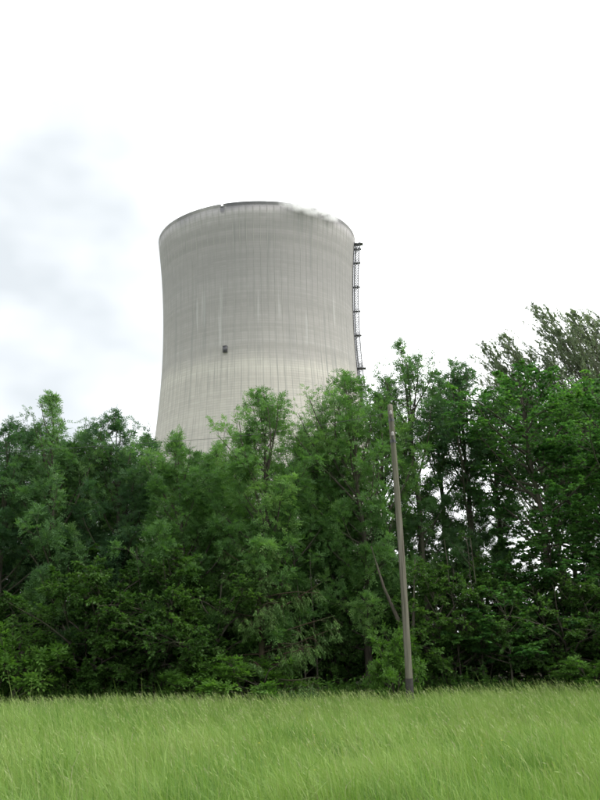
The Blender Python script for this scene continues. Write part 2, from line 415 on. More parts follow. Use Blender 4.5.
def blades(P, D, N, L, W, fold=.18):                                  # pointed leaves: base, two shoulders, tip
    S = np.cross(D, N); L = L[:, None]; W = W[:, None]
    m = P + D * L * .42
    V = np.stack([P, m + S * W * .5 + N * W * fold, P + D * L, m - S * W * .5 + N * W * fold], 1)
    b = np.arange(len(P)) * 4
    T = np.stack([np.stack([b, b + 1, b + 2], -1), np.stack([b, b + 2, b + 3], -1)], 1).reshape(-1, 3)
    return V.reshape(-1, 3), T
def leaf_normals(D, rng, flat):
    N = nrm(UPV * flat + rng.normal(size=D.shape) * (1 - flat) * 1.2)
    return nrm(N - (N * D).sum(-1, keepdims=True) * D)
def compound(P, D, rng, length, pairs, lw, flat=.6):                  # ash or elder leaf: leaflets in pairs along a drooping stalk
    N = leaf_normals(D, rng, flat); S = np.cross(D, N); LP, LD, LN, LI = [], [], [], []
    idx = np.arange(len(P))
    for q in range(pairs + 1):
        t = (.30 + .70 * q / pairs); p = P + D * (length * t)[:, None] - UPV * (length * .22 * t * t)[:, None]
        if q == pairs: sides = (0,)
        else: sides = (-1, 1)
        for s in sides:
            d = nrm(D * (.75 if s else 1) + S * s * .9 - UPV * .18 + rng.normal(size=D.shape) * .14)
            LP.append(p); LD.append(d); LN.append(nrm(N - (N * d).sum(-1, keepdims=True) * d)); LI.append(idx)
    LP, LD, LN, LI = map(np.concatenate, (LP, LD, LN, LI))
    ll = lw[0] * rng.uniform(.75, 1.2, len(LP)); ww = lw[1] * rng.uniform(.8, 1.2, len(LP))
    V, T = blades(LP, LD, LN, ll, ww)
    return V, T, LI

def leaf_mesh(name, V, T, tint, bend): 
    return mesh_np(name, bend(V), T=T, attrs={'tint': np.clip(tint, 0, 1)})

def grow(seed, H, R, species, t0=.12, n1=34, n2=9, n3=5, nl=4, lean=(0, 0), prof=None, r0=None, wind=.25, sparse_top=False, thin=(0, 0, 1), stems=1):
    """trunk, branches and leaves of one tree as three meshes standing on the origin"""
    rng = np.random.default_rng(seed); P_ = species
    prof = prof or ((0, .55), (.25, .9), (.45, 1.0), (.7, .75), (.9, .38), (1.0, .12))
    pt, pr = zip(*prof)
    r0 = r0 or .011 * H + .02
    # trunk
    K0 = 16; tz = np.linspace(0, 1, K0)
    trunks = []
    for s in range(stems):
        wv = np.cumsum(rng.normal(size=(K0, 2)) * .055 * H / 9, 0); wv -= wv[0]; wv *= .6
        off = np.array([0, 0]) if stems == 1 else np.array([math.cos(6.28 * s / stems + .4), math.sin(6.28 * s / stems + .4)])
        hh = H * (1 if s == 0 else rng.uniform(.78, .95))
        tp = np.concatenate([wv + off * (.05 + tz[:, None] ** .8 * R * .42 * (stems > 1)), (tz * hh)[:, None]], 1)
        tp[0, 2] = -.15
        trunks.append(tp)
    TP = np.stack(trunks); TR = (r0 / math.sqrt(stems)) * (1 - tz) ** .8 + .008; TR[0] *= 1.35
    TR = np.broadcast_to(TR, (stems, K0))
    # first order
    s1 = t0 + (1 - t0) * (1 - (1 - (np.arange(n1) + rng.uniform(0, 1, n1)) / n1) ** .74); s1 = np.clip(s1, 0, P_.get('smax', .985))
    keep = ~((s1 > thin[0]) & (s1 < thin[1]) & (rng.uniform(size=n1) > thin[2])); s1 = s1[keep]; n1 = len(s1)
    pi = rng.integers(0, stems, n1)
    az = np.arange(n1) * 2.399 + rng.normal(size=n1) * .45
    B, _ = sample(TP, pi, s1)
    el = np.radians(P_['el0'] + (P_['el1'] - P_['el0']) * s1 + rng.normal(size=n1) * 9)
    D = np.stack([np.cos(az) * np.cos(el), np.sin(az) * np.cos(el), np.sin(el)], -1)
    L1 = np.interp(s1, pt, pr) * R * rng.uniform(.58, 1.32, n1) / np.maximum(np.cos(el), .45)
    L1 = np.minimum(L1, (1.0 - s1) * H * .85 / np.maximum(np.sin(el) + .2, .3) + .42)
    P1 = paths(B, D, L1, 7, np.full(n1, P_['curl1']), .09, rng)
    rad1 = np.minimum(.008 + .012 * L1, .05)[:, None] * np.linspace(1, .22, 7)
    def kids(PP, Lp, n, smin, ang, frac, K, curl, wob, flat):
        Np = len(PP); idx = np.repeat(np.arange(Np), n)
        s = smin + (1 - smin) * (np.tile(np.arange(n), Np) + rng.uniform(.1, .9, Np * n)) / n
        b, tg = sample(PP, idx, s)
        side = perp(tg, rng); hz_ = nrm(np.cross(tg, UPV) + 1e-6) * np.where(rng.uniform(size=len(idx)) < .5, -1, 1)[:, None]
        side = nrm(side * (1 - flat) + hz_ * flat)
        a = np.radians(ang + rng.normal(size=len(idx)) * 12)[:, None]
        d = nrm(tg * np.cos(a) + side * np.sin(a))
        L = Lp[idx] * frac * (1.15 - .65 * s) * rng.uniform(.6, 1.25, len(idx))
        return paths(b, d, L, K, np.full(len(idx), curl), wob, rng), L, idx, s
    P2, L2, i2, _ = kids(P1, L1, n2, P_['smin'], P_['ang2'], P_['frac2'], 4, P_['curl2'], .1, P_['flat'])
    kp2 = rng.uniform(size=len(P2)) > .18; P2, L2, i2 = P2[kp2], np.maximum(L2[kp2], .12), i2[kp2]
    P3, L3, i3, _ = kids(P2, L2, n3, .2, P_['ang3'], P_['frac3'], 2, P_['curl3'], .12, P_['flat'])
    # leaves on the twigs and on the ends of second and first order branches
    def anchors(PP, n, smin):
        N = len(PP); idx = np.repeat(np.arange(N), n); s = smin + (1 - smin) * rng.uniform(size=N * n) ** .8
        b, tg = sample(PP, idx, s); a = np.radians(P_['lang'] + rng.normal(size=len(idx)) * 18)[:, None]
        side = perp(tg, rng); hz_ = nrm(np.cross(tg, UPV) + 1e-6) * np.where(rng.uniform(size=len(idx)) < .5, -1, 1)[:, None]
        side = nrm(side * (1 - P_['flat']) + hz_ * P_['flat'])
        return b, nrm(tg * np.cos(a) + side * np.sin(a) + UPV * P_['lup']), idx
    b3, d3, j3 = anchors(P3, nl, .15); b2, d2, j2 = anchors(P2, max(1, nl // 2 + 1), .55); b1, d1, j1 = anchors(P1, nl + 2, .75)
    g3 = i2[i3[j3]]; g2 = i2[j2]; g1 = j1
    LB = np.concatenate([b3, b2, b1]); LDir = np.concatenate([d3, d2, d1]); G = np.concatenate([g3, g2, g1])
    sub = np.concatenate([i3[j3], j2, np.zeros(len(j1), int)])
    if True:
        zrel = LB[:, 2] / H; kp = rng.uniform(size=len(LB)) < np.clip(1.0 - (zrel - .76) * (4.0 if sparse_top else 3.0), .22, 1)
        LB, LDir, G, sub = LB[kp], LDir[kp], G[kp], sub[kp]
    tintG = rng.normal(size=n1) * .13; tintS = rng.normal(size=len(P2)) * .12
    tl = .48 + tintG[G] + tintS[sub] + rng.normal(size=len(LB)) * .10
    kind = P_['leaf']
    if kind == 'compound':
        ln = P_['len'] * rng.uniform(.7, 1.2, len(LB))
        V, T, LI = compound(LB, LDir, rng, ln, P_['pairs'], P_['lw'], P_['lflat']); tv = np.repeat(tl[LI] + rng.normal(size=len(LI)) * .05, 4)
    else:
        N = leaf_normals(LDir, rng, P_['lflat'])
        V, T = blades(LB, LDir, N, P_['lw'][0] * rng.uniform(.65, 1.25, len(LB)), P_['lw'][1] * rng.uniform(.7, 1.2, len(LB)), P_.get('fold', .18)); tv = np.repeat(tl, 4)
    def bend(Vv):
        t = np.clip(Vv[:, 2] / H, 0, 1.15); q = Vv.copy()
        q[:, 0] += lean[0] * t ** 1.3 - wind * t ** (4 if wind > 1 else 2); q[:, 1] += lean[1] * t ** 1.3; return q
    v0, q0 = tubes(TP, TR, 8)
    rad2 = np.maximum(.004, .007 * np.clip(L2, .2, 2))[:, None] * np.linspace(1, .4, 4)
    rad3 = np.full((len(P3), 1), .0035) * np.linspace(1, .6, 2)
    vb, qb = join([tubes(P1, rad1, 5), tubes(P2, rad2, 3), tubes(P3, rad3, 3)])
    return (mesh_np('trunk', bend(v0), Q=q0, smooth=True), mesh_np('branches', bend(vb), Q=qb), leaf_mesh('crown', V, T, tv, bend))

ASH = dict(el0=12, el1=66, curl1=.75, smin=.22, ang2=46, frac2=.42, curl2=.55, ang3=45, frac3=.55, curl3=.35, flat=.25, lang=55, lup=.05,
           leaf='compound', len=.24, pairs=3, lw=(.084, .032), lflat=.55)
ASHW = dict(ASH, el0=2, el1=60, curl1=.45, flat=.35)
MAPLE = dict(el0=5, el1=46, curl1=.22, smin=.22, ang2=50, frac2=.44, curl2=.02, ang3=48, frac3=.55, curl3=-.1, flat=.75, lang=60, lup=-.05,
             leaf='blade', lw=(.115, .092), lflat=.72, fold=.10)
HAZEL = dict(el0=18, el1=62, curl1=-.35, smin=.2, ang2=48, frac2=.45, curl2=-.25, ang3=45, frac3=.55, curl3=-.2, flat=.6, lang=58, lup=-.05,
             leaf='blade', lw=(.092, .064), lflat=.72, fold=.12)
ELDER = dict(ASH, el0=30, el1=70, curl1=-.1, curl2=-.1, len=.2, pairs=2, lw=(.11, .05), lflat=.7)
SPRUCE = dict(el0=-8, el1=35, curl1=-.12, smin=.15, ang2=50, frac2=.34, curl2=-1.7, ang3=35, frac3=.75, curl3=-1.5, flat=.8, lang=30, lup=-.35,
              leaf='blade', lw=(.10, .019), lflat=.3, fold=.0)
WILLOW = dict(el0=46, el1=74, curl1=.5, smin=.15, ang2=28, frac2=.38, smax=.975, curl2=.35, ang3=22, frac3=.6, curl3=.2, flat=.1, lang=30, lup=.05,
              leaf='blade', lw=(.15, .042), lflat=.35, fold=.08)

def plant(name, label, cat, meshes, mats, loc, rz=0, scale=1, group=None):
    o = empty(name, loc, rz); o.scale = (scale,) * 3 if np.isscalar(scale) else scale
    tag(o, label, cat, group)
    for nm_, me, mt in zip(('trunk', 'branches', 'crown'), meshes, mats): obj(nm_, me, mt, o)
    return o

def spot(px, py, Y):                                                  # where a plant stands whose tip shows at that pixel
    p = at(px, py, Y); zg = float(gz(p.x, Y)); return p.x, zg, p.z - zg

BK = (M['bark'], M['bark'])
TREES = [
 # tip pixel, distance, crown radius, species, material, options, label
 ((4, 426), 29.6, 1.7, ASH, 'ash', {}, 'ash tree cut by the left edge of the picture, slightly lower than its neighbour'),
 ((56, 395), 29.0, 1.75, ASH, 'ash', dict(sparse_top=True), 'tall ash with thin see-through top, nearest the left edge'),
 ((117, 416), 29.8, 1.75, ASH, 'ash_dark', {}, 'dark round-topped ash just left of the cooling tower'),
 ((184, 434), 28.7, 1.65, ASHW, 'ash_light', {}, 'lower fresh green tree before the left foot of the cooling tower'),
 ((256, 394), 28.3, 1.75, ASH, 'ash_light', dict(n1=48), 'bright pointed ash standing in front of the middle of the cooling tower'),
 ((347, 377), 29.2, 2.05, ASH, 'ash_light', dict(n1=52, prof=((0, .5), (.25, .8), (.5, 1), (.78, .92), (.92, .6), (1, .25))), 'dense broad-topped ash hiding the right foot of the cooling tower'),
 ((402, 343), 30.6, 1.8, ASH, 'ash', dict(sparse_top=True, thin=(.3, .62, .6), t0=.2, n1=48), 'tall airy ash rising behind the top of the wooden pole'),
 ((457, 363), 31.2, 1.8, ASH, 'ash_dark', dict(thin=(.25, .62, .6), t0=.2, n1=50, prof=((0, .5), (.4, .8), (.7, 1), (.88, .8), (1, .3))), 'airy thin tree between the wooden pole and the broad maple'),
 ((524, 362), 29.8, 2.7, MAPLE, 'maple', dict(thin=(.22, .60, .62), n1=76, n2=11, n3=6, nl=14, prof=((0, .5), (.3, .8), (.6, .95), (.8, 1), (.93, .8), (1, .45))), 'broad dark maple with layered foliage below the windswept willows'),
 ((603, 374), 29.4, 2.4, MAPLE, 'maple', dict(thin=(.25, .58, .7), n1=64, n2=11, n3=6, nl=13, prof=((0, .55), (.3, .9), (.6, 1), (.8, .95), (.92, .65), (1, .2))), 'dark maple cut by the right edge of the picture'),
]
BUILT = []
TREES.append(TREES[0])                                               # the first one is a turned copy of the third
for k, ((px, py), Yd, R, sp, mt, kw, lab) in enumerate(TREES):
    x, zg, H = spot(px, py, Yd)
    kw = dict(dict(n1=46, n2=9, n3=5, nl=6), **kw)
    if k == 0: BUILT.append(None); continue
    if k == len(TREES) - 1:
        me, H0, mt = BUILT[2]; BUILT[0] = BUILT[2]; plant('ash_tree', lab, 'tree', me, (*BK, None), (x + .1, Yd, zg), 2.2, (1, 1, H / H0), 'trees along the front of the copse'); continue
    me = grow(100 + k, H * .965, R, sp, lean=(RNG.uniform(-.1, .1), RNG.uniform(-.1, .1)), **kw)
    BUILT.append((me, H, mt))
    plant('maple_tree' if sp is MAPLE else 'ash_tree', lab, 'tree', me, (*BK, M[mt]), (x + .2, Yd, zg), 0, 1, 'trees along the front of the copse')

# trees that stand behind the front row, seen in the gaps between it
def copy_plant(name, label, src, px, py, Yd, rz, wide=1.0, group=None, mat=None):
    me, H0, mt = src; x, zg, H = spot(px, py, Yd); s = H / H0
    return plant(name, label, 'tree', me, (*BK, None), (x, Yd, zg), rz, (s * wide, s * wide, s), group)
REAR = 'tree in the shaded rear of the copse, mostly hidden behind the front row'
for (px, py, Yd, k, rz, wd) in ((-52, 432, 29.2, 2, 1.3, 1), (88, 436, 31.6, 1, 2.2, 1.1), (30, 430, 32.2, 2, 3.1, 1.1), (150, 440, 31.4, 5, .9, .95),
        (216, 446, 31.0, 4, 2.6, 1.05), (300, 436, 31.5, 2, 4.0, 1.1), (376, 400, 31.8, 5, 2.0, .9), (322, 420, 30.4, 4, 1.2, .95), (430, 374, 32.4, 6, 1.4, 1.0), (492, 394, 33.4, 7, .7, 1.05), (556, 390, 33.8, 9, 2.9, .85), (596, 400, 34.5, 7, 2.2, 1.1), (-20, 440, 35, 0, 5.1, 1.2),
        (60, 448, 35.5, 4, 1.9, 1.25), (125, 450, 35, 5, 4.4, 1.1), (190, 458, 35.2, 2, 2.9, 1.25), (250, 455, 35.5, 0, .4, 1.25), (325, 450, 35, 2, 5.5, 1.25),
        (664, 384, 29.6, 9, 2.4, 1), (715, 392, 30.4, 8, 1.1, 1), (-105, 428, 30, 1, 4.2, 1.1)):
    own = {376: 'tree showing between the dense broad ash and the airy ash', 430: 'tree filling the gap between the two airy trees behind the pole',
           492: 'slender tree behind the left side of the broad maple', 556: 'tree directly behind the middle of the broad maple', 596: 'slender tree behind the maples near the right edge',
           216: 'tree showing between the lower fresh green tree and the pointed ash', 150: 'tree showing between the dark round-topped ash and the lower fresh green tree',
           88: 'tree showing between the thin-topped ash and the dark round-topped ash', 300: 'tree showing between the pointed ash and the dense broad ash', 30: 'tree showing between the two leftmost ash trees', 322: 'tree filling in below the left shoulder of the dense broad ash'}.get(px, REAR)
    copy_plant('rear_tree', own, BUILT[k], px, py, Yd, rz, wd, 'trees in the rear of the copse')

# willows far behind on the right
wil = [grow(300 + k, 17.5, 2.6, WILLOW, t0=.30, n1=78, n2=12, n3=4, nl=14, wind=3.4, r0=.16, sparse_top=False,
            prof=((0, .9), (.4, 1), (.6, .95), (.75, .66), (.88, .34), (1, .05))) for k in range(2)]
for (px, py, Yd, k, rz, s, lab) in (
        (537, 312, 47, 0, 0, 1, 'grey-green windswept willow, leftmost and tallest plume above the maple'),
        (567, 322, 48.5, 1, .2, 1, 'middle plume of grey-green willow bent over by the wind'),
        (594, 315, 47.5, 0, -.25, 1, 'grey-green windswept willow at the right edge of the picture'),
        (510, 334, 48, 1, -.3, 1, 'small wispy willow sprays left of the tall willow plumes'),
        (482, 354, 49, 0, .3, .8, 'lowest willow tip, peeping out between the airy tree and the maple')):
    x, zg, H = spot(px, py, Yd); g_ = H / 17.5
    plant('willow_tree', lab, 'tree', wil[k], (M['bark_willow'], M['bark_willow'], M['willow']), (x + 3.4 * g_ * math.cos(rz), Yd, zg), rz, (g_, g_ * s, g_), 'windswept willows behind the copse')

# shrubs and young trees under the front row
hz_m = [grow(400 + k, 3.6, 1.75, HAZEL, t0=.10, n1=34, n2=9, n3=6, nl=13, r0=.03, wind=.1, stems=4, prof=((0, .6), (.3, .95), (.6, 1), (.85, .75), (1, .35))) for k in range(3)]
el_m = [grow(420 + k, 1.6, 1.0, ELDER, t0=.05, n1=22, n2=6, n3=3, nl=4, r0=.025, wind=.05, stems=3, prof=((0, .9), (.4, 1), (.8, .75), (1, .4))) for k in range(2)]
sp_m = grow(440, 5.4, 2.35, SPRUCE, t0=.10, n1=44, n2=15, n3=6, nl=18, r0=.11, wind=.05, prof=((0, 1), (.3, .92), (.7, .55), (1, .08)))
ym_m = grow(450, 3.3, 1.3, MAPLE, t0=.25, n1=18, n2=8, n3=5, nl=12, r0=.03, wind=.1, prof=((0, .5), (.5, 1), (.85, .9), (1, .4)))
SHRUBS = [
 ((18, 596), 28.3, 0, 1.0, 'hazel', 'dark hazel bush behind the bright elder at the left edge'),
 ((92, 556), 27.9, 1, 1.0, 'hazel', 'yellow-green hazel bush left of the two hazels below the tower, beside a dark hollow'),
 ((158, 548), 28.1, 2, 1.0, 'hazel', 'tall hazel bush under the dark ash left of the tower'),
 ((206, 574), 27.7, 0, 1.0, 'hazel', 'hazel bush just left of the drooping spruce'),
 ((338, 578), 30.0, 1, .9, 'hazel', 'shaded bush deep in the dark hollow right of the spruce'),
 ((440, 560), 28.4, 2, .9, 'hazel', 'hazel bush just right of the wooden pole'),
 ((474, 545), 29.2, 1, .9, 'hazel', 'narrow hazel bush between the pole and the young maple'),
 ((560, 566), 28.6, 0, 1.1, 'hazel', 'wide hazel bush under the broad maple at right'),
 ((606, 580), 28.0, 2, 1.0, 'hazel', 'hazel bush cut by the right edge of the picture'),
]
for k, ((px, py), Yd, v, wd, mt, lab) in enumerate(SHRUBS):
    x, zg, H = spot(px, py, Yd); s = H / 3.6
    plant('hazel_bush', lab, 'bush', hz_m[v], (*BK, M[mt]), (x, Yd, zg), k * 1.7, (wd * min(s, 1.15), wd * min(s, 1.15), s), 'bushes under the front row')
for k, ((px, py), Yd, v, wd, lab) in enumerate((
        ((10, 642), 26.9, 0, 1.35, 'bright green elder bush at the left edge of the meadow'),
        ((250, 664), 26.9, 1, 1.3, 'low bright elder bush at the foot of the drooping spruce'),
        ((205, 668), 27.1, 0, 1.1, 'low elder bush left of the spruce foot'),
        ((391, 640), 26.6, 1, .75, 'fresh green elder bush at the left side of the wooden pole'),
        ((596, 664), 26.6, 0, 1.1, 'pale green bush at the right edge of the meadow'))):
    x, zg, H = spot(px, py, Yd); s = H / 1.6
    plant('elder_bush', lab, 'bush', el_m[v], (*BK, M['elder']), (x, Yd, zg), k * 2.1 + 1, (wd, wd, s), 'elder bushes at the meadow edge')
for k, (px, py, Yd) in enumerate([(-40 + 58 * q, 606 - 12 * (q % 3), 33.2 + .8 * (q % 2)) for q in range(13)] + [(-70 + 66 * q, 600 + 8 * (q % 2), 38 + .7 * (q % 3)) for q in range(12)]):
    x, zg, H = spot(px, py, Yd); s = H / 3.6
    plant('rear_bush', 'dark bush deep in the shade behind the front trees', 'bush', hz_m[k % 3], (*BK, M['hazel']), (x, Yd, zg), k * 2.3, (1.25, 1.25, s), 'bushes in the shade behind')
for k in range(17):
    Yd = 31.2 + 1.1 * (k % 3); x, zg, H = spot(-30 + 41 * k, 640 + 6 * (k % 2), Yd)
    plant('undergrowth_bush', 'low leafy bush on the shaded woodland floor between the trunks', 'bush', el_m[k % 2], (*BK, None), (x, Yd, zg), k * 1.3, (1.35, 1.35, H / 1.6), 'low bushes on the woodland floor')
x, zg, H = spot(258, 545, 27.6); plant('spruce_tree', 'drooping spruce with hanging boughs left of the dark hollow', 'tree', sp_m, (M['bark_red'], M['bark_red'], M['spruce']), (x, 27.6, zg), .3, (1, 1, H / 5.4))
x, zg, H = spot(505, 592, 27.5); plant('young_maple', 'young maple with flat layered leaves in front of the dark bushes at right', 'tree', ym_m, (*BK, M['maple']), (x, 27.5, zg), .9, (1, 1, H / 3.3))
# leaning forked stem left of the pole
a = at(409, 655, 27.2); b = at(384, 588, 27.4); c2 = at(414, 596, 27.6); base = Vector((a.x + .1, 27.2, float(gz(a.x, 27.2)) - .1))
lt = empty('leaning_tree', base); tag(lt, 'bare leaning forked stem just left of the wooden pole', 'tree')
mb = MB(); mb.bar((0, 0, 0), a - base, .085, 8, .07); mb.build('trunk', M['bark'], lt, True)
for e, r1 in ((b, .05), (c2, .035)):
    mb = MB(); tip = e - base; v = a - base; mid = (v + tip) / 2 + Vector((.05, 0, .05)); mb.bar(v, mid, .065, 8, r1 + .01); mb.bar(mid, tip, r1 + .01, 8, r1 * .8)
    mb.bar(tip, tip + (tip - v) * .5 + Vector((0, .2, .3)), r1 * .8, 8, .012); mb.build('limb', M['bark'], lt, True)

# slim bare stems inside the hollow
stem_labels = ('slim bare stem at the left of the dark hollow', 'slim bare stem in the middle of the dark hollow', 'slim bare stem right of the young bush, under the airy trees', 'slim straight stem left of the young maple')
for k, (px, Yd) in enumerate(((306, 28.3), (320, 28.6), (462, 28.2), (488, 28.0))):
    p = at(px, 690, Yd); zg = float(gz(p.x, Yd)); o = empty('sapling', (p.x, Yd, zg)); tag(o, stem_labels[k], 'sapling', 'slim stems in the hollow')
    K = 8; t = np.linspace(0, 1, K); pp = np.stack([np.cumsum(RNG.normal(size=K) * .03) - .12 * t, np.cumsum(RNG.normal(size=K) * .03), t * 4.6 - .1], -1)
    v, q = tubes(pp[None], (.035 * (1 - t * .7))[None], 6); obj('trunk', mesh_np('trunk', v, Q=q, smooth=True), M['bark'], o)
    nb = 7; sb = RNG.uniform(.15, .95, nb); bb, tg = sample(pp[None], np.zeros(nb, int), sb); azs = RNG.uniform(0, 6.28, nb)
    dd = nrm(np.stack([np.cos(azs), np.sin(azs), np.full(nb, .7)], -1)); bp = paths(bb, dd, RNG.uniform(.4, .9, nb), 4, np.full(nb, .1), .12, RNG)
    for e in range(nb):
        v, q = tubes(bp[e:e + 1], np.full((1, 1), .009) * np.linspace(1, .4, 4), 4); obj('branch', mesh_np('branch', v, Q=q), M['bark'], o)

# ------------------------------------------------------------------ wooden pole and wires
n = NM('weathered_wood'); c = n.coords()
g1 = n.noise(n.scaled(c, 30, 30, .9), 1.0, 5, .65); g2 = n.noise(n.scaled(c, 4, 4, .35), 1.0, 3)
n.surf(n.mix(n.ramp(g2, (.35, 0.0), (.7, .7)), n.ramp(g1, (.32, (.040, .036, .028)), (.5, (.100, .093, .074)), (.72, (.165, .157, .13))), (.085, .092, .06)), .9, .15, g1, .8, .01); M['wood'] = n.m
n = NM('tarred_wood'); n.surf(n.ramp(n.noise(n.coords(), 9, 4), (.3, (.014, .013, .012)), (.7, (.035, .032, .028))), .75, .3); M['tar'] = n.m
n = NM('porcelain'); n.surf(n.ramp(n.noise(n.coords(), 3, 2), (.3, (.14, .13, .12)), (.7, (.22, .21, .20))), .3, .5); M['porc'] = n.m
YP = 25.0
pt_ = at(390, 405, YP); pb = at(409.5, 690, YP); zg = float(gz(pb.x, YP))
pb = Vector((pb.x + (pb.x - pt_.x) * (pb.z - zg) / (pt_.z - pb.z), YP, zg))
pole = empty('utility_pole', pb); tag(pole, 'weathered wooden utility pole with tarred foot, leaning slightly left at the meadow edge', 'pole')
ax = pt_ - pb; Hp = ax.length
def pp_(s): return ax * s
K = 24; t = np.linspace(-.03, 1, K); bow = np.sin(np.clip(t, 0, 1) * math.pi) * .035
ctr = np.stack([ax.x * t + bow, ax.y * t, ax.z * t], -1)
rad = .098 - .026 * np.clip(t, 0, 1) + RNG.normal(size=K) * .0015
v, q = tubes(ctr[None], rad[None], 14); tv = [tuple(ctr[-1])]; v = np.concatenate([v, ctr[-1:] + np.array([[0, 0, .04]])])
top = (K - 1) * 14; T = [(top + j, top + (j + 1) % 14, len(v) - 1) for j in range(14)]
obj('shaft', mesh_np('shaft', v, Q=q, T=T, smooth=True), M['wood'], pole)
tb = np.linspace(-.03, .088, 4); cb = np.stack([ax.x * tb + np.interp(tb, t, bow), ax.y * tb, ax.z * tb], -1)
v, q = tubes(cb[None], np.full((1, 4), .103), 14); obj('tarred_foot', mesh_np('tarred_foot', v, Q=q, smooth=True), M['tar'], pole)
sB = (at(391.6, 441.5, YP) - pb).length / Hp; sT = .945
attach = []
for s in (sT, sB):
    ccen = pp_(s) + Vector((float(np.interp(s, t, bow)), 0, 0)); r = .103 - .026 * s
    mb = MB(); mb.bar(ccen - ax.normalized() * .04, ccen + ax.normalized() * .04, r, 14); mb.build('clamp_band', M['dark'], pole)
    mb = MB(); e = ccen + Vector((-.0, -r, 0)); arm = e + Vector((-.02, -.13, 0)); mb.bar(e, arm, .016); mb.bar(arm + Vector((0, 0, -.02)), arm + Vector((0, 0, .12)), .012)
    br = mb.build('bracket', M['dark'], pole)
    mb = MB()
    for (z0, z1, r0_, r1_) in ((.10, .14, .03, .045), (.14, .17, .045, .03), (.17, .20, .036, .036), (.20, .23, .036, .018)): mb.bar(arm + Vector((0, 0, z0)), arm + Vector((0, 0, z1)), r0_, 10, r1_)
    mb.build('insulator', M['porc'], br, True)
    attach.append(pb + arm + Vector((0, 0, .185)))
n = NM('wire'); n.surf(n.ramp(n.noise(n.coords(), 2, 2), (.3, (.03, .03, .03)), (.7, (.06, .06, .062))), .5, .4); M['wire'] = n.m
WP = [at(289, 430, attach[0].y), at(200, 439.5, attach[0].y)]
cz = np.polyfit([attach[0].x, WP[0].x, WP[1].x], [attach[0].z, WP[0].z, WP[1].z], 2)
cz_l = np.polyfit([WP[0].x, WP[1].x], [WP[0].z, WP[1].z], 1)
xs_ = np.concatenate([np.linspace(attach[0].x, WP[1].x, 30), np.linspace(WP[1].x, -26, 30)[1:]])
zs_ = np.where(xs_ >= WP[1].x, np.polyval(cz, xs_), np.polyval(cz, WP[1].x) + (xs_ - WP[1].x) * np.polyval(np.polyder(cz), WP[1].x) * .8)
v, q = tubes(np.stack([xs_, np.full(59, attach[0].y), zs_], -1)[None], np.full((1, 59), .0055), 5)
tag(obj('overhead_wire', mesh_np('overhead_wire', v, Q=q), M['wire']), 'thin dark wire running left from the wooden pole across the trees and tower', 'wire')

